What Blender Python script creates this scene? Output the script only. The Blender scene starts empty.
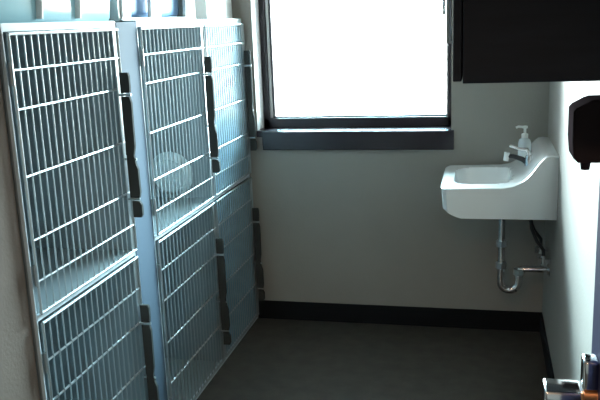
import bpy, bmesh, math, random
from mathutils import Vector, Matrix
random.seed(4)
S = bpy.context.scene
COL = S.collection
PI = math.pi

# ---------------------------------------------------------------- camera
YAW, PIT, ROL, F = 0.2362, -0.2250, -0.0404, 780.9
EYE = Vector((0, 0, 1.6))
cy, sy, cp, sp = math.cos(YAW), math.sin(YAW), math.cos(PIT), math.sin(PIT)
fw = Vector((-sy*cp, cy*cp, sp)); rr = Vector((cy, sy, 0)); up = rr.cross(fw)
r2 = math.cos(ROL)*rr + math.sin(ROL)*up
u2 = -math.sin(ROL)*rr + math.cos(ROL)*up
cam = bpy.data.objects.new('camera', bpy.data.cameras.new('camera'))
COL.objects.link(cam)
m = Matrix((r2, u2, -fw)).transposed().to_4x4(); m.translation = EYE
cam.matrix_world = m
cam.data.sensor_width = 36; cam.data.lens = F*36/600
cam.data.clip_start = 0.02
S.camera = cam

# ---------------------------------------------------------------- world, lights, exposure
w = bpy.data.worlds.new('sky'); S.world = w; w.use_nodes = True
bg = w.node_tree.nodes['Background']
bg.inputs[1].default_value = 1.0       # overcast daylight: pale near the horizon, bluer and stronger overhead
_n = w.node_tree; _tc = _n.nodes.new('ShaderNodeTexCoord'); _sx = _n.nodes.new('ShaderNodeSeparateXYZ')
_rp = _n.nodes.new('ShaderNodeValToRGB'); _sc = _n.nodes.new('ShaderNodeVectorMath'); _sc.operation = 'SCALE'
_n.links.new(_tc.outputs['Generated'], _sx.inputs[0]); _n.links.new(_sx.outputs['Z'], _rp.inputs[0])
_e = _rp.color_ramp.elements
_e[0].position = 0.0; _e[0].color = (0.10, 0.10, 0.095, 1); _e[1].position = 0.75; _e[1].color = (0.40, 0.68, 0.80, 1)
_k = _rp.color_ramp.elements.new(0.12); _k.color = (0.25, 0.30, 0.32, 1)
_n.links.new(_rp.outputs[0], _sc.inputs[0]); _sc.inputs['Scale'].default_value = 280.0
# brighter, whiter patch where the sun sits behind thin cloud, high to the left outside
_nm = _n.nodes.new('ShaderNodeVectorMath'); _nm.operation = 'NORMALIZE'; _n.links.new(_tc.outputs['Generated'], _nm.inputs[0])
_dt = _n.nodes.new('ShaderNodeVectorMath'); _dt.operation = 'DOT_PRODUCT'; _n.links.new(_nm.outputs[0], _dt.inputs[0])
_dt.inputs[1].default_value = Vector((-0.60, 0.60, 0.24)).normalized()
_mx = _n.nodes.new('ShaderNodeMath'); _mx.operation = 'MAXIMUM'; _n.links.new(_dt.outputs['Value'], _mx.inputs[0]); _mx.inputs[1].default_value = 0
_pw = _n.nodes.new('ShaderNodeMath'); _pw.operation = 'POWER'; _n.links.new(_mx.outputs[0], _pw.inputs[0]); _pw.inputs[1].default_value = 10
_s2 = _n.nodes.new('ShaderNodeVectorMath'); _s2.operation = 'SCALE'; _s2.inputs[0].default_value = (0.86, 0.97, 1.0)
_m2 = _n.nodes.new('ShaderNodeMath'); _m2.operation = 'MULTIPLY'; _n.links.new(_pw.outputs[0], _m2.inputs[0]); _m2.inputs[1].default_value = 110
_n.links.new(_m2.outputs[0], _s2.inputs['Scale'])
_ad = _n.nodes.new('ShaderNodeVectorMath'); _ad.operation = 'ADD'; _n.links.new(_sc.outputs[0], _ad.inputs[0]); _n.links.new(_s2.outputs[0], _ad.inputs[1])
_n.links.new(_ad.outputs[0], bg.inputs[0])
S.view_settings.view_transform = 'Standard'; S.view_settings.look = 'None'
S.view_settings.exposure = 0.0; S.view_settings.gamma = 1; S.view_settings.use_curve_mapping = False

R, L, D, CEIL = 0.302, -1.218, 3.925, 2.5
WX0, WX1, WZ0, WZ1, REV = -1.162, -0.158, 1.045, 2.25, 0.135
FRONT = 0.42           # room side of the wall that holds the doorway
HALL = -1.3

def area(name, loc, rot, sx, sy_, energy, col, portal=False):
    l = bpy.data.lights.new(name, 'AREA'); l.shape = 'RECTANGLE'; l.size = sx; l.size_y = sy_
    l.energy = energy; l.color = col
    if portal: l.cycles.is_portal = True
    o = bpy.data.objects.new(name, l); COL.objects.link(o); o.location = loc; o.rotation_euler = rot
    return o
area('window_portal', ((WX0+WX1)/2, D+REV+0.08, (WZ0+WZ1)/2), (-PI/2, 0, 0), WX1-WX0+0.1, WZ1-WZ0+0.1, 1, (1, 1, 1), True)

# ---------------------------------------------------------------- materials
def mat(name, col, rough=0.5, metal=0.0, noise=0.0, nscale=8, bump=0.0, bscale=60, trans=0.0, spec=0.5, coat=0.0, stretch=None, emit=None):
    m = bpy.data.materials.new(name); m.use_nodes = True
    nt = m.node_tree; b = nt.nodes['Principled BSDF']
    b.inputs['Base Color'].default_value = (*col, 1)
    b.inputs['Roughness'].default_value = rough; b.inputs['Metallic'].default_value = metal
    b.inputs['Specular IOR Level'].default_value = spec
    b.inputs['Transmission Weight'].default_value = trans; b.inputs['Coat Weight'].default_value = coat
    tc = nt.nodes.new('ShaderNodeTexCoord'); src = tc.outputs['Object']
    if stretch:
        mp = nt.nodes.new('ShaderNodeMapping'); mp.inputs['Scale'].default_value = stretch
        nt.links.new(src, mp.inputs[0]); src = mp.outputs[0]
    if noise:
        n = nt.nodes.new('ShaderNodeTexNoise'); n.inputs['Scale'].default_value = nscale; n.inputs['Detail'].default_value = 5
        nt.links.new(src, n.inputs['Vector'])
        r = nt.nodes.new('ShaderNodeValToRGB'); e = r.color_ramp.elements
        e[0].position = 0.3; e[1].position = 0.7
        e[0].color = (*[c*(1-noise) for c in col], 1); e[1].color = (*[min(1, c*(1+noise)) for c in col], 1)
        nt.links.new(n.outputs['Fac'], r.inputs[0]); nt.links.new(r.outputs[0], b.inputs['Base Color'])
    if bump:
        n = nt.nodes.new('ShaderNodeTexNoise'); n.inputs['Scale'].default_value = bscale; n.inputs['Detail'].default_value = 4
        nt.links.new(src, n.inputs['Vector'])
        k = nt.nodes.new('ShaderNodeBump'); k.inputs['Strength'].default_value = bump; k.inputs['Distance'].default_value = 0.004
        nt.links.new(n.outputs['Fac'], k.inputs['Height']); nt.links.new(k.outputs[0], b.inputs['Normal'])
    if emit:
        b.inputs['Emission Color'].default_value = (*emit[0], 1); b.inputs['Emission Strength'].default_value = emit[1]
    return m
M = dict(
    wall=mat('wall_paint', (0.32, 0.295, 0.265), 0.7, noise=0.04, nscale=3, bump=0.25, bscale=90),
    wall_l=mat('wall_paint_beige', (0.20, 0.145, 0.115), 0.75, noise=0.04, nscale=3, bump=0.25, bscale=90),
    ceil=mat('ceiling_paint', (0.5, 0.5, 0.48), 0.9, bump=0.3),
    floor=mat('floor_vinyl', (0.058, 0.053, 0.046), 0.38, noise=0.25, nscale=14, bump=0.08, bscale=30),
    base=mat('rubber_baseboard', (0.006, 0.007, 0.009), 0.7, spec=0.2),
    frame=mat('window_bronze', (0.020, 0.014, 0.020), 0.45),
    sill=mat('sill_laminate', (0.018, 0.012, 0.020), 0.22),
    vinyl=mat('white_vinyl', (0.7, 0.7, 0.7), 0.5),
    shell=mat('kennel_laminate', (0.34, 0.41, 0.44), 0.40, noise=0.05, nscale=5),
    flange=mat('kennel_flange', (0.70, 0.78, 0.83), 0.3),
    filler=mat('kennel_filler', (0.095, 0.135, 0.185), 0.7, spec=0.2),
    steel=mat('stainless', (0.50, 0.54, 0.56), 0.42, 1.0),
    latch=mat('latch_metal', (0.055, 0.057, 0.055), 0.8, 0.0, spec=0.08),
    bolt=mat('bright_bolt', (0.62, 0.66, 0.68), 0.3, 1.0),
    china=mat('vitreous_china', (0.90, 0.91, 0.91), 0.12, coat=0.4),
    chrome=mat('chrome', (0.8, 0.8, 0.82), 0.1, 1.0),
    spout=mat('shaded_chrome_dark_hose', (0.05, 0.05, 0.055), 0.3, 0.6),  # chrome spout coloured dark for shadow and dark reflections; hoses really dark
    black=mat('black_plastic', (0.030, 0.022, 0.024), 0.9, spec=0.0),
    cab=mat('cabinet_laminate', (0.012, 0.018, 0.028), 0.5, spec=0.15, noise=0.15, nscale=6, stretch=(1, 1, 8)),
    door=mat('door_navy', (0.018, 0.022, 0.075), 0.6, spec=0.15),
    warm_copper=mat('copper_reflection', (0.85, 0.42, 0.20), 0.3, 1.0),  # warm reflection on the door handle, put into a copper colour
    dish=mat('pale_plastic', (0.80, 0.90, 0.92), 0.25),
    tub=mat('tub_plastic', (0.45, 0.72, 0.80), 0.22, trans=0.0),
    white=mat('white_plastic', (0.85, 0.85, 0.83), 0.35),
    bluep=mat('blue_plastic', (0.25, 0.42, 0.66), 0.35),
    soap=mat('clear_bottle', (0.90, 0.96, 0.98), 0.15, trans=0.25),
    acrylic=mat('reflection_acrylic', (0.42, 0.66, 0.82), 0.35),
    lamp=mat('lamp_diffuser', (0.9, 0.85, 0.75), 0.5, emit=((1.0, 0.66, 0.40), 80)),
)
g = bpy.data.materials.new('window_glass'); g.use_nodes = True; nt = g.node_tree; nt.nodes.clear()
out = nt.nodes.new('ShaderNodeOutputMaterial'); mx = nt.nodes.new('ShaderNodeMixShader'); tr = nt.nodes.new('ShaderNodeBsdfTransparent')
gl = nt.nodes.new('ShaderNodeBsdfGlossy'); gl.inputs['Roughness'].default_value = 0.02; fr = nt.nodes.new('ShaderNodeFresnel')
tr.inputs[0].default_value = (0.95, 0.98, 0.97, 1)
nt.links.new(fr.outputs[0], mx.inputs[0]); nt.links.new(tr.outputs[0], mx.inputs[1]); nt.links.new(gl.outputs[0], mx.inputs[2]); nt.links.new(mx.outputs[0], out.inputs[0])
M['glass'] = g
M['acrylic'].node_tree.nodes['Principled BSDF'].inputs['Alpha'].default_value = 0.6

# ---------------------------------------------------------------- mesh helpers
def box(bm, a, b, bev=0.0, seg=2):
    a, b = Vector(a), Vector(b); c = (a+b)/2; s = b-a
    t = bmesh.new(); bmesh.ops.create_cube(t, size=1)
    for v in t.verts: v.co = Vector((v.co.x*s.x, v.co.y*s.y, v.co.z*s.z)) + c
    if bev: bmesh.ops.bevel(t, geom=t.edges[:], offset=bev, segments=seg, affect='EDGES', profile=0.6)
    merge(bm, t)
def merge(bm, t):
    me = bpy.data.meshes.new('t'); t.to_mesh(me); t.free(); bm.from_mesh(me); bpy.data.meshes.remove(me)
def tube(bm, pts, r, seg=10, cap=True, rs=None):
    pts = [Vector(p) for p in pts]; rings = []; n = None
    for i, p in enumerate(pts):
        d = ((pts[i+1]-p) if i == 0 else (p-pts[i-1]) if i == len(pts)-1 else (pts[i+1]-pts[i-1])).normalized()
        if n is None: n = d.orthogonal().normalized()
        else: n = (n - d*n.dot(d)).normalized()
        b = d.cross(n); q = rs[i] if rs else r
        rings.append([bm.verts.new(p + q*(math.cos(2*PI*k/seg)*n + math.sin(2*PI*k/seg)*b)) for k in range(seg)])
    for A, B in zip(rings, rings[1:]):
        for k in range(seg): bm.faces.new((A[k], A[(k+1) % seg], B[(k+1) % seg], B[k]))
    if cap: bm.faces.new(rings[0][::-1]); bm.faces.new(rings[-1])
def lathe(bm, prof, mtx, seg=28):     # prof: (r, z) list; closed at the ends when r == 0
    rings = []
    for r, z in prof:
        if r < 1e-6: rings.append([bm.verts.new(mtx @ Vector((0, 0, z)))])
        else: rings.append([bm.verts.new(mtx @ Vector((r*math.cos(2*PI*k/seg), r*math.sin(2*PI*k/seg), z))) for k in range(seg)])
    for A, B in zip(rings, rings[1:]):
        for k in range(seg):
            f = [A[k % len(A)], A[(k+1) % len(A)], B[(k+1) % len(B)], B[k % len(B)]]
            f2 = []
            for v in f:
                if v not in f2: f2.append(v)
            if len(f2) > 2: bm.faces.new(f2)
def prism(bm, poly, x0, x1):          # poly in (y, z), extruded along x
    a = [bm.verts.new((x0, y, z)) for y, z in poly]; b = [bm.verts.new((x1, y, z)) for y, z in poly]
    n = len(poly); bm.faces.new(a); bm.faces.new(b[::-1])
    for k in range(n): bm.faces.new((a[k], b[k], b[(k+1) % n], a[(k+1) % n]))
def obj(name, bm, m, parent=None, smooth=False):
    bmesh.ops.recalc_face_normals(bm, faces=bm.faces[:])
    me = bpy.data.meshes.new(name); bm.to_mesh(me); bm.free(); me.materials.append(M[m])
    if smooth:
        for p in me.polygons: p.use_smooth = True
        try: me.set_sharp_from_angle(angle=math.radians(40))
        except Exception: pass
    o = bpy.data.objects.new(name, me); COL.objects.link(o)
    if parent: o.parent = parent
    return o
def B(): return bmesh.new()
def tag(o, label, cat, group=None):
    o['label'] = label; o['category'] = cat
    if group: o['group'] = group
    return o
def thing(name, label, cat, loc=(0, 0, 0), rz=0, group=None):
    o = bpy.data.objects.new(name, None); COL.objects.link(o); o.location = loc; o.rotation_euler = (0, 0, rz)
    return tag(o, label, cat, group)
def struct(name, bm, m, parent=None, smooth=False):
    o = obj(name, bm, m, parent, smooth)
    if not parent: o['kind'] = 'structure'
    return o
def sbox(name, a, b, m, parent=None, bev=0):
    t = B(); box(t, a, b, bev); return struct(name, t, m, parent)

# ---------------------------------------------------------------- the room
XL = -2.0                                # wall behind the kennels
T = 0.12
sbox('floor', (-2.2, HALL-T, -0.1), (1.2, D+0.3, 0), 'floor')
sbox('ceiling', (-2.2, HALL-T, CEIL), (1.2, D+0.3, CEIL+0.1), 'ceil')
bm = B()                                 # back wall round the window opening
box(bm, (-2.2, D, 0), (WX0, D+0.2, CEIL)); box(bm, (WX1, D, 0), (R+0.3, D+0.2, CEIL))
box(bm, (WX0, D, 0), (WX1, D+0.2, WZ0)); box(bm, (WX0, D, WZ1), (WX1, D+0.2, CEIL))
struct('wall_back', bm, 'wall')
sbox('wall_right', (R, FRONT-T, 0), (R+T, D, CEIL), 'wall')
bm = B()                                 # left wall: flush beside the kennels, set back behind them
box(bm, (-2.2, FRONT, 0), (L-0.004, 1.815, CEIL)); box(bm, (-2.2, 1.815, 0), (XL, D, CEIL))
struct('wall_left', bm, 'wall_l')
bm = B()                                 # wall with the doorway the camera stands in
box(bm, (-2.2, FRONT-T, 0), (-0.70, FRONT, CEIL)); box(bm, (0.245, FRONT-T, 0), (R, FRONT, CEIL)); box(bm, (-0.70, FRONT-T, 2.1), (0.245, FRONT, CEIL))
struct('wall_front', bm, 'wall')
sbox('wall_hall_left', (-2.2, HALL, 0), (-2.1, FRONT-T, CEIL), 'wall')
sbox('wall_hall_right', (1.1, HALL, 0), (1.2, FRONT-T, CEIL), 'wall')
sbox('wall_hall_rear', (-2.2, HALL-T, 0), (1.2, HALL, CEIL), 'wall')
bm = B(); box(bm, (R+T, FRONT-T, 0), (1.1, FRONT, CEIL)); struct('wall_hall_front', bm, 'wall')
sbox('baseboard_back', (L+0.012, D-0.010, 0), (R, D, 0.105), 'base', bev=0.003)
sbox('baseboard_right', (R-0.010, FRONT, 0), (R, D-0.010, 0.105), 'base', bev=0.003)
sbox('baseboard_left', (L-0.004, FRONT, 0), (L+0.006, 1.81, 0.105), 'base', bev=0.003)

# window: dark bronze frame deep in a plaster reveal
YW = D + REV
bm = B(); fwid = 0.036
box(bm, (WX0, YW, WZ0), (WX0+0.036, YW+0.06, WZ1), 0.003); box(bm, (WX1-0.026, YW, WZ0), (WX1, YW+0.06, WZ1), 0.003)
box(bm, (WX0, YW, WZ0), (WX1, YW+0.06, WZ0+0.050), 0.003); box(bm, (WX0, YW, WZ1-0.05), (WX1, YW+0.06, WZ1), 0.003)
win = struct('window_1', bm, 'frame')
bm = B(); x0 = WX0+0.036
box(bm, (x0, YW+0.012, WZ0+0.05), (x0+0.014, YW+0.05, WZ1-0.05), 0.002)
obj('sash_stop', bm, 'vinyl', win)
bm = B(); box(bm, (x0+0.014, YW+0.02, WZ0+0.05), (x0+0.026, YW+0.05, WZ1-0.05)); box(bm, (x0+0.014, YW+0.02, WZ0+0.05), (WX1-0.026, YW+0.05, WZ0+0.058))
box(bm, (x0+0.014, YW+0.02, WZ1-0.058), (WX1-0.026, YW+0.05, WZ1-0.05)); box(bm, (WX1-0.034, YW+0.02, WZ0+0.05), (WX1-0.026, YW+0.05, WZ1-0.05))
obj('sash', bm, 'frame', win)
bm = B(); box(bm, (x0+0.02, YW+0.034, WZ0+0.055), (WX1-0.03, YW+0.038, WZ1-0.055)); obj('pane', bm, 'glass', win)
bm = B(); box(bm, (WX1-0.052, YW+0.005, 1.60), (WX1-0.036, YW+0.034, 1.71), 0.004); obj('window_latch', bm, 'steel', win)
bm = B(); box(bm, (-1.130, D-0.022, 0.947), (WX1+0.014, D, WZ0), 0.004); box(bm, (WX0, D-0.01, WZ0-0.03), (WX1, YW+0.01, WZ0+0.002))
obj('window_sill', bm, 'sill', win)
bm = B(); box(bm, (WX0, D+0.001, WZ0+0.003), (WX0+0.003, YW, WZ1)); struct('lit_reveal_1', bm, 'vinyl')  # white sheet over the left reveal, window light put into its colour

# ---------------------------------------------------------------- kennels
X0 = L                                   # plane of the kennel fronts
XB = -1.93                               # their backs
def kennel(y0, y1, z0, z1, label, rods, latch, panel):
    t = thing('kennel_cage', label, 'kennel', (X0, (y0+y1)/2, z0), 0, 'wall of kennels along the left side')
    W = (y1-y0)/2; Hh = z1-z0; dp = X0-XB
    bm = B(); th = 0.012
    fl = 0.022 if z0 < 0.1 else 0.010; hd = 0.006 if z0 < 0.1 else 0.022; vf = 0.006
    box(bm, (-dp, -W, 0), (-0.004, -W+th, Hh)); box(bm, (-dp, W-th, 0), (-0.004, W, Hh))
    box(bm, (-dp, -W+th, 0), (-0.004, W-th, th)); box(bm, (-dp, -W+th, Hh-th), (-0.004, W-th, Hh)); box(bm, (-dp, -W+th, th), (-dp+th, W-th, Hh-th))
    obj('shell', bm, 'shell', t)
    bm = B(); q = 0.006
    box(bm, (-0.004, -W, 0), (q, -W+vf, Hh), 0.001); box(bm, (-0.004, W-vf, 0), (q, W, Hh), 0.001)
    box(bm, (-0.004, -W+vf, 0), (q, W-vf, fl), 0.001); box(bm, (-0.004, -W+vf, Hh-hd), (q, W-vf, Hh), 0.001)
    obj('front_flange', bm, 'flange', t)
    # door: a rod frame with upright bars and cross rods
    a, b, c, d = -W+0.012, W-0.012, fl+0.008, Hh-hd-0.006; xd = 0.016
    door = bm = B(); r = 0.0045
    tube(bm, [(xd, a, c), (xd, a, d)], r, 8); tube(bm, [(xd, b, c), (xd, b, d)], r, 8)
    tube(bm, [(xd, a, c), (xd, b, c)], r, 8); tube(bm, [(xd, a, d), (xd, b, d)], r, 8)
    box(bm, (xd-0.004, b-0.030, c), (xd-0.001, b, d))
    dr = obj('door', bm, 'steel', t, True)
    bm = B(); n = 18
    for k in range(1, n):
        y = a + (b-a)*k/n
        tube(bm, [(xd, y, c-0.004), (xd, y, d+0.006)], 0.0027, 7)
    obj('upright_bars', bm, 'steel', dr, True)
    for z in rods:
        bm = B(); tube(bm, [(xd-0.0018, a, z-z0), (xd-0.0018, b, z-z0)], 0.0038, 7)
        obj('cross_rod', bm, 'bolt', dr, True)
    for z in (0.16*Hh, 0.84*Hh):
        bm = B(); tube(bm, [(0.014, -W+0.010, z-0.03), (0.014, -W+0.010, z+0.03)], 0.007, 10); obj('hinge', bm, 'steel', t, True)
    # long lever latch on the opening side
    y, zt, zb = latch; y -= (y0+y1)/2; zt -= z0; zb -= z0; hh = zt-zb
    bm = B()
    def P(pts):                          # fin-like lever plate standing out from the front
        t_ = bmesh.new(); prism(t_, [(0.023+(u+0.034)*0.50, zb+v*hh) for u, v in pts], y-0.006, y+0.006)
        for v_ in t_.verts: v_.co.x, v_.co.y = v_.co.y, v_.co.x
        merge(bm, t_)
    P([(-0.034, 0.865), (0.030, 0.865), (0.034, 0.90), (0.034, 0.975), (0.026, 1.0), (-0.034, 1.0)])
    P([(-0.034, 0.44), (0.022, 0.44), (0.034, 0.50), (0.036, 0.80), (0.026, 0.84), (-0.034, 0.84)])
    P([(-0.030, 0.14), (0.038, 0.14), (0.046, 0.18), (0.044, 0.34), (0.030, 0.38), (0.022, 0.44), (-0.030, 0.44)])
    P([(-0.020, 0.0), (0.040, 0.0), (0.050, 0.02), (0.050, 0.09), (0.034, 0.115), (-0.018, 0.12)])
    la = obj('latch', bm, 'latch', t)
    bm = B()
    for v in (0.13, 0.852, 0.41):
        tube(bm, [(0.006, y, zb+v*hh), (0.058, y, zb+v*hh)], 0.0045, 8)
    box(bm, (0.023, y+0.007, zb+0.02*hh), (0.027, y+0.022, zb+0.98*hh))
    obj('latch_bracket', bm, 'steel', la)
    if panel:                            # hard panel behind the bars, its cyan colour standing in for window reflection
        bm = B(); box(bm, (0.001, a+0.004, c+0.004), (0.005, b-0.004, d-0.004)); obj('reflection_panel', bm, 'acrylic', dr)
    return t
Y = [1.829, 2.482, 2.650, 3.325, 3.915]
ZM, ZT = 0.812, 1.625
UR = [1.503, 1.400, 1.218, 1.040, 0.922]; LR = [0.685, 0.560, 0.385, 0.212]
kennel(Y[0], Y[1], ZM, ZT, 'upper kennel cage nearest the camera, with empty grey interior behind steel bars', UR, (2.448, 1.455, 0.955), None)
kennel(Y[2], Y[3], ZM, ZT, 'upper middle kennel cage with a round pale dish inside', UR, (3.280, 1.465, 0.950), None)
kennel(Y[3], Y[4], ZM, ZT, 'bright upper kennel cage at the far end beside the window', UR, (3.878, 1.465, 0.950), True)
kennel(Y[0], Y[1], 0, ZM, 'lower kennel cage nearest the camera, cut off by the picture edge', LR, (2.448, 0.630, 0.150), None)
kennel(Y[2], Y[3], 0, ZM, 'lower middle kennel cage just right of the filler post', LR, (3.280, 0.640, 0.120), None)
kennel(Y[3], Y[4], 0, ZM, 'lower kennel cage at the far end next to the back wall', LR, (3.878, 0.640, 0.120), True)
bm = B(); box(bm, (XB, Y[1]+0.001, 0), (X0+0.008, Y[2]-0.001, ZT-0.004), 0.003)
tag(obj('filler_post', bm, 'filler'), 'flat blue-grey filler post between the near and middle kennel columns', 'post')

# round dish leaning in the middle kennel
bm = B()
lathe(bm, [(0, 0.0), (0.072, 0.0), (0.092, -0.022), (0.104, -0.028), (0.106, -0.022), (0.096, -0.014), (0.078, 0.008), (0, 0.008)],
      Matrix.Translation((-1.395, 3.27, ZM+0.126)) @ Matrix.Rotation(math.radians(-83), 4, 'X') @ Matrix.Scale(-1, 4, (0, 0, 1)))
tag(obj('dish', bm, 'dish', None, True), 'round pale plastic dish standing on its rim in the upper middle kennel', 'dish')

# things on top of the kennels
def shell_box(bm, x0, x1, y0, y1, z0, z1, tp, th=0.006, bev=0.02):
    # open tub, narrower at the base by tp
    def ring(i, z, o):
        n = 6; r = bev; pts = []
        cx = [(x1-i-r, y1-i-r, 0), (x0+i+r, y1-i-r, 1), (x0+i+r, y0+i+r, 2), (x1-i-r, y0+i+r, 3)]
        for px, py, q in cx:
            for k in range(n): a = PI/2*(q + k/(n-1)); pts.append(bm.verts.new((px+(r+o)*math.cos(a), py+(r+o)*math.sin(a), z)))
        return pts
    rs = [ring(tp, z0, 0), ring(tp*0.9, z0+0.01, 0.004), ring(0, z1-0.012, 0), ring(0, z1-0.012, 0.012), ring(0, z1, 0.012), ring(0, z1, -th), ring(tp, z0+th, -th)]
    for a, b in zip(rs, rs[1:]):
        for k in range(len(a)): bm.faces.new((a[k], a[(k+1) % len(a)], b[(k+1) % len(b)], b[k]))
    bm.faces.new(rs[0]); bm.faces.new(rs[-1])
t = thing('storage_tub', 'glossy pale cyan plastic tub on top of the nearest kennel', 'tub', (-1.5, 2.2, ZT))
bm = B(); shell_box(bm, -0.24, 0.24, -0.36, 0.405, 0.001, 0.26, 0.02); obj('tub_body', bm, 'tub', t, True)
bm = B(); box(bm, (-0.262, -0.382, 0.262), (0.262, 0.420, 0.285), 0.01, 3); obj('lid', bm, 'white', t, True)
for yy in (-0.085, 0.142):  # white bars standing in for soft highlights on the glossy tub
    bm = B(); tube(bm, [(0.228, yy, 0.012), (0.252, yy, 0.24)], 0.012, 10); obj('highlight_rib', bm, 'white', t, True)
t = thing('pet_carrier', 'white plastic pet carrier with blue openings on the middle kennel', 'pet carrier', (-1.47, 2.95, ZT))
bm = B()                                   # side walls with slanted uprights round the openings
for s in (1, -1):
    xs = 0.20*s
    def bar(ya, yb, lean=0.0):
        t_ = bmesh.new(); box(t_, (xs-0.008, ya, 0.0), (xs+0.008, yb, 0.30), 0.004)
        for v in t_.verts: v.co.y += lean*v.co.z
        merge(bm, t_)
    bar(-0.30, -0.23, 0.10); bar(-0.05, 0.05, 0.14); bar(0.32, 0.42, 0.18)
    box(bm, (xs-0.010, -0.31, 0.001), (xs+0.010, 0.44, 0.012), 0.003); box(bm, (xs-0.010, -0.31, 0.15), (xs+0.010, 0.48, 0.30), 0.004)
box(bm, (-0.20, -0.305, 0.001), (0.20, 0.44, 0.011)); box(bm, (-0.20, -0.315, 0.0), (0.20, -0.30, 0.30)); box(bm, (-0.20, 0.445, 0.0), (0.20, 0.46, 0.30))
box(bm, (-0.21, -0.32, 0.29), (0.21, 0.48, 0.31), 0.008)
obj('carrier_shell', bm, 'white', t)
bm = B(); box(bm, (-0.17, -0.27, 0.012), (0.17, 0.36, 0.20), 0.03, 3); obj('liner', bm, 'bluep', t, True)
bm = B(); tube(bm, [(0, -0.12, 0.305), (0, -0.10, 0.35), (0, 0.10, 0.35), (0, 0.12, 0.305)], 0.011, 10); obj('handle', bm, 'white', t, True)
t = thing('carton', 'plain white box at the far end of the kennel tops', 'box', (-1.40, 3.70, ZT))
bm = B(); box(bm, (-0.15, -0.19, 0.001), (0.15, 0.19, 0.24), 0.004); obj('box_body', bm, 'white', t)
bm = B(); box(bm, (-0.156, -0.196, 0.215), (0.156, 0.196, 0.25), 0.004); obj('lid', bm, 'white', t)

# ---------------------------------------------------------------- sink on the right wall
SY0, SY1 = 3.32, 3.87
SC = (SY0+SY1)/2; HW = (SY1-SY0)/2
sk = thing('wall_sink', 'white wall-hung sink with sloped backsplash on the right wall', 'sink', (R, SC, 0.88))
PROF = [(0.0, 0.135), (0.030, 0.138), (0.052, 0.134), (0.075, 0.110), (0.105, 0.066), (0.140, 0.030), (0.180, 0.010), (0.22, 0.003), (0.46, -0.002)]
def prof(u):
    for (a, za), (b, zb) in zip(PROF, PROF[1:]):
        if u <= b: k = (u-a)/(b-a); return za+(zb-za)*k
    return PROF[-1][1]
def top(u, v):                            # u from the wall, v across
    z = prof(u)
    d = ((abs((u-0.305)/0.125))**4 + (abs(v/0.19))**4)**0.25
    if d < 1: z -= 0.13*min(1, (1-d)/0.35)**0.6*(0.9+0.1*(1-d))
    return z
def under(u, v):
    a = min(1, max(0, (u-0.40)/0.07)); k = 0.75*(abs(v)/HW)**6
    return -0.115 - 0.02*(1-a) + 0.016*a**3
bm = B(); nu, nv = 56, 56
def pos(i, j):
    v = -HW + 2*HW*j/nv; t_ = abs(v)/HW
    um = 0.482 - 0.025*t_**14
    return um*i/nu, v
G = [[None]*(nv+1) for _ in range(nu+1)]; H_ = [[None]*(nv+1) for _ in range(nu+1)]
for i in range(nu+1):
    for j in range(nv+1):
        u, v = pos(i, j)
        e = min(i/nu*0.475 if False else 1, 1)
        G[i][j] = bm.verts.new((-u, v, top(u, v) - (0.004 if j in (0, nv) or i == nu else 0)))
        H_[i][j] = bm.verts.new((-u*(0.985), v*0.985, under(u, v)))
for i in range(nu):
    for j in range(nv):
        bm.faces.new((G[i][j], G[i+1][j], G[i+1][j+1], G[i][j+1])); bm.faces.new((H_[i][j], H_[i][j+1], H_[i+1][j+1], H_[i+1][j]))
for i in range(nu):
    for j in (0, nv): bm.faces.new((G[i][j], H_[i][j], H_[i+1][j], G[i+1][j]))
for j in range(nv):
    for i in (0, nu): bm.faces.new((G[i][j], G[i][j+1], H_[i][j+1], H_[i][j]))
obj('basin', bm, 'china', sk, True)
bm = B(); lathe(bm, [(0, 0.004), (0.016, 0.004), (0.022, 0.001), (0.022, -0.003), (0, -0.003)], Matrix.Translation((-0.305, 0, -0.122))); obj('drain_ring', bm, 'chrome', sk, True)
fx = thing('faucet', 'chrome faucet on the sink ledge, its spout coloured dark for shadow', 'faucet', (R, SC-0.03, 0.88))
bm = B(); tube(bm, [(-0.100, 0, 0.050), (-0.104, 0, 0.085), (-0.105, 0, 0.10)], 0.017, 14, rs=[0.024, 0.02, 0.014]); obj('faucet_body', bm, 'chrome', fx, True)
bm = B(); tube(bm, [(-0.085, 0, 0.045), (-0.105, 0, 0.062), (-0.135, 0, 0.082), (-0.170, 0, 0.094), (-0.196, 0, 0.096)], 0.01, 12, rs=[0.013, 0.013, 0.012, 0.010, 0.009]); obj('spout', bm, 'spout', fx, True)
bm = B(); tube(bm, [(-0.199, 0, 0.112), (-0.205, 0, 0.075)], 0.0125, 14); obj('highlight_tip', bm, 'china', fx, True)  # spout tip in white china, painting the highlight on it
bm = B(); tube(bm, [(-0.105, 0, 0.10), (-0.115, 0, 0.125), (-0.150, 0.0, 0.128), (-0.190, 0, 0.142)], 0.007, 10, rs=[0.010, 0.010, 0.007, 0.006]); obj('lever', bm, 'chrome', fx, True)
sp_ = thing('soap_bottle', 'clear soap pump bottle with white head behind the faucet', 'bottle', (R-0.118, SC+0.115, 0.936))
bm = B(); lathe(bm, [(0, 0), (0.028, 0), (0.030, 0.006), (0.030, 0.075), (0.024, 0.092), (0.012, 0.100), (0.012, 0.108), (0, 0.108)], Matrix()); obj('bottle_body', bm, 'soap', sp_, True)
bm = B(); lathe(bm, [(0, 0.100), (0.015, 0.100), (0.015, 0.118), (0.006, 0.121), (0.006, 0.142), (0.012, 0.144), (0.012, 0.154), (0, 0.156)], Matrix()); tube(bm, [(0, 0, 0.149), (-0.030, 0, 0.151), (-0.040, 0, 0.146)], 0.0055, 8); obj('pump_head', bm, 'white', sp_, True)
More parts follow.
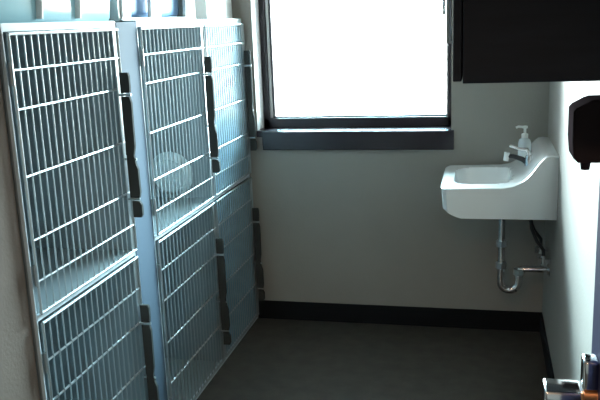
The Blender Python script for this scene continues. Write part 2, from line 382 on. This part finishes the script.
# plumbing below
dp_ = thing('drain_trap', 'chrome drain pipe with curved trap under the sink', 'pipe', (R, SC, 0.0))
def px(x): return x - R
bm = B(); tube(bm, [(px(0.085), 0, 0.745), (px(0.085), 0, 0.44)], 0.016, 14); obj('tailpiece', bm, 'chrome', dp_, True)
bm = B(); c0 = (px(0.085)+px(0.165))/2; rad = 0.040
tube(bm, [(c0-rad, 0, 0.46)] + [(c0-rad*math.cos(a), 0, 0.375-rad*math.sin(a)) for a in [PI*k/10 for k in range(11)]] + [(c0+rad, 0, 0.435)], 0.018, 14); obj('trap_bend', bm, 'chrome', dp_, True)
bm = B(); tube(bm, [(c0+rad, 0, 0.42), (c0+rad+0.006, 0, 0.436), (c0+rad+0.02, 0, 0.44), (-0.0005, 0, 0.44)], 0.015, 14); tube(bm, [(-0.010, 0, 0.44), (-0.0005, 0, 0.44)], 0.035, 18, rs=[0.022, 0.034]); obj('trap_arm', bm, 'chrome', dp_, True)
for (x, z) in ((px(0.085), 0.56), (c0-rad, 0.455), (c0+rad, 0.425)):
    bm = B(); tube(bm, [(x, 0, z-0.014), (x, 0, z+0.014)], 0.024, 8); obj('slip_nut', bm, 'bolt', dp_, True)
for s, lb in ((-0.09, 'dark water supply line with stop valve, nearer one under the sink'), (0.09, 'dark water supply line with stop valve, farther one under the sink')):
    v = thing('supply_line', lb, 'pipe', (R, SC+s, 0.0), 0, 'supply lines under the sink')
    bm = B(); tube(bm, [(-0.095, 0, 0.745), (-0.09, 0, 0.66), (-0.065, 0, 0.60), (-0.035, 0, 0.56), (-0.035, 0, 0.525)], 0.008, 10); obj('hose', bm, 'spout', v, True)
    bm = B(); tube(bm, [(-0.0005, 0, 0.51), (-0.045, 0, 0.51)], 0.011, 12); tube(bm, [(-0.035, 0, 0.535), (-0.035, 0, 0.49)], 0.012, 12); tube(bm, [(-0.045, 0, 0.51), (-0.062, 0, 0.51)], 0.02, 12, rs=[0.018, 0.02]); obj('stop_valve', bm, 'chrome', v, True)

# ---------------------------------------------------------------- soap dispenser, cabinet
ds = thing('soap_dispenser', 'dark soap dispenser mounted on the right wall below the cabinet', 'dispenser', (R, 1.90, 1.25))
bm = B()
poly = [(0, 0), (-0.086, 0), (-0.096, 0.010), (-0.100, 0.05), (-0.100, 0.120), (-0.094, 0.128), (-0.066, 0.143), (-0.055, 0.147), (0, 0.147)]
t_ = bmesh.new(); a = [t_.verts.new((x, -0.0, z)) for x, z in poly]; b = [t_.verts.new((x, 0.12, z)) for x, z in poly]
t_.faces.new(a); t_.faces.new(b[::-1])
for k in range(len(poly)): t_.faces.new((a[k], b[k], b[(k+1) % len(a)], a[(k+1) % len(a)]))
bmesh.ops.bevel(t_, geom=[e for e in t_.edges if abs(e.verts[0].co.y-e.verts[1].co.y) < 1e-4], offset=0.005, segments=2, affect='EDGES')
merge(bm, t_); obj('dispenser_body', bm, 'black', ds, True)
bm = B(); tube(bm, [(-0.064, 0.05, 0.004), (-0.064, 0.05, -0.024)], 0.010, 12, rs=[0.014, 0.010]); obj('nozzle', bm, 'black', ds, True)

cb = thing('wall_cabinet', 'dark wall cabinet hung on the right wall above the dispenser', 'cabinet', (R, 1.50, 1.474))
bm = B(); box(bm, (-0.342, 0, 0), (-0.0, 0.80, 0.80), 0.002); obj('cabinet_body', bm, 'cab', cb)
for y0 in (0.0, 0.403):
    bm = B(); box(bm, (-0.360, y0, 0.004), (-0.344, y0+0.393, 0.796), 0.002); d_ = obj('cabinet_door', bm, 'cab', cb)
    hy = y0 + (0.36 if y0 < 0.1 else 0.033)
    bm = B(); tube(bm, [(-0.360, hy, 0.06), (-0.385, hy, 0.065), (-0.385, hy, 0.165), (-0.360, hy, 0.17)], 0.004, 8); obj('handle', bm, 'steel', d_, True)

# ---------------------------------------------------------------- open door at the right edge
DX0, DX1 = 0.181, 0.225
dr = sbox('door_1', (DX0, FRONT+0.006, 0.008), (DX1, 1.30, 2.08), 'door', bev=0.002)
bm = B(); box(bm, (DX0-0.024, 1.204, 1.012), (DX0, 1.240, 1.062), 0.006, 3); h = obj('handle_hub', bm, 'chrome', dr, True)
bm = B(); tube(bm, [(DX0-0.020, 1.218, 0.998), (DX0, 1.218, 0.998)], 0.0125, 16); obj('warm_reflection', bm, 'warm_copper', dr, True)  # copper bar standing in for warm light reflected low on the hub
bm = B()
box(bm, (DX0-0.080, 1.215, 0.945), (DX0-0.020, 1.268, 1.001), 0.005, 3)
obj('lever_handle', bm, 'chrome', dr, True)
for z in (0.25, 1.04, 1.85):
    bm = B(); tube(bm, [(DX1+0.004, FRONT+0.012, z-0.05), (DX1+0.004, FRONT+0.012, z+0.05)], 0.006, 8); obj('hinge', bm, 'steel', dr, True)

# ---------------------------------------------------------------- hall lamp behind the viewer
lp = thing('ceiling_lamp', 'flush ceiling lamp in the hall outside the doorway', 'lamp', (-0.3, -0.6, CEIL))
bm = B(); lathe(bm, [(0, -0.02), (0.17, -0.02), (0.18, 0.0), (0, 0.0)], Matrix()); obj('lamp_base', bm, 'white', lp, True)
bm = B(); lathe(bm, [(0, -0.09), (0.08, -0.082), (0.14, -0.055), (0.155, -0.022), (0, -0.0205)], Matrix()); obj('diffuser', bm, 'lamp', lp, True)
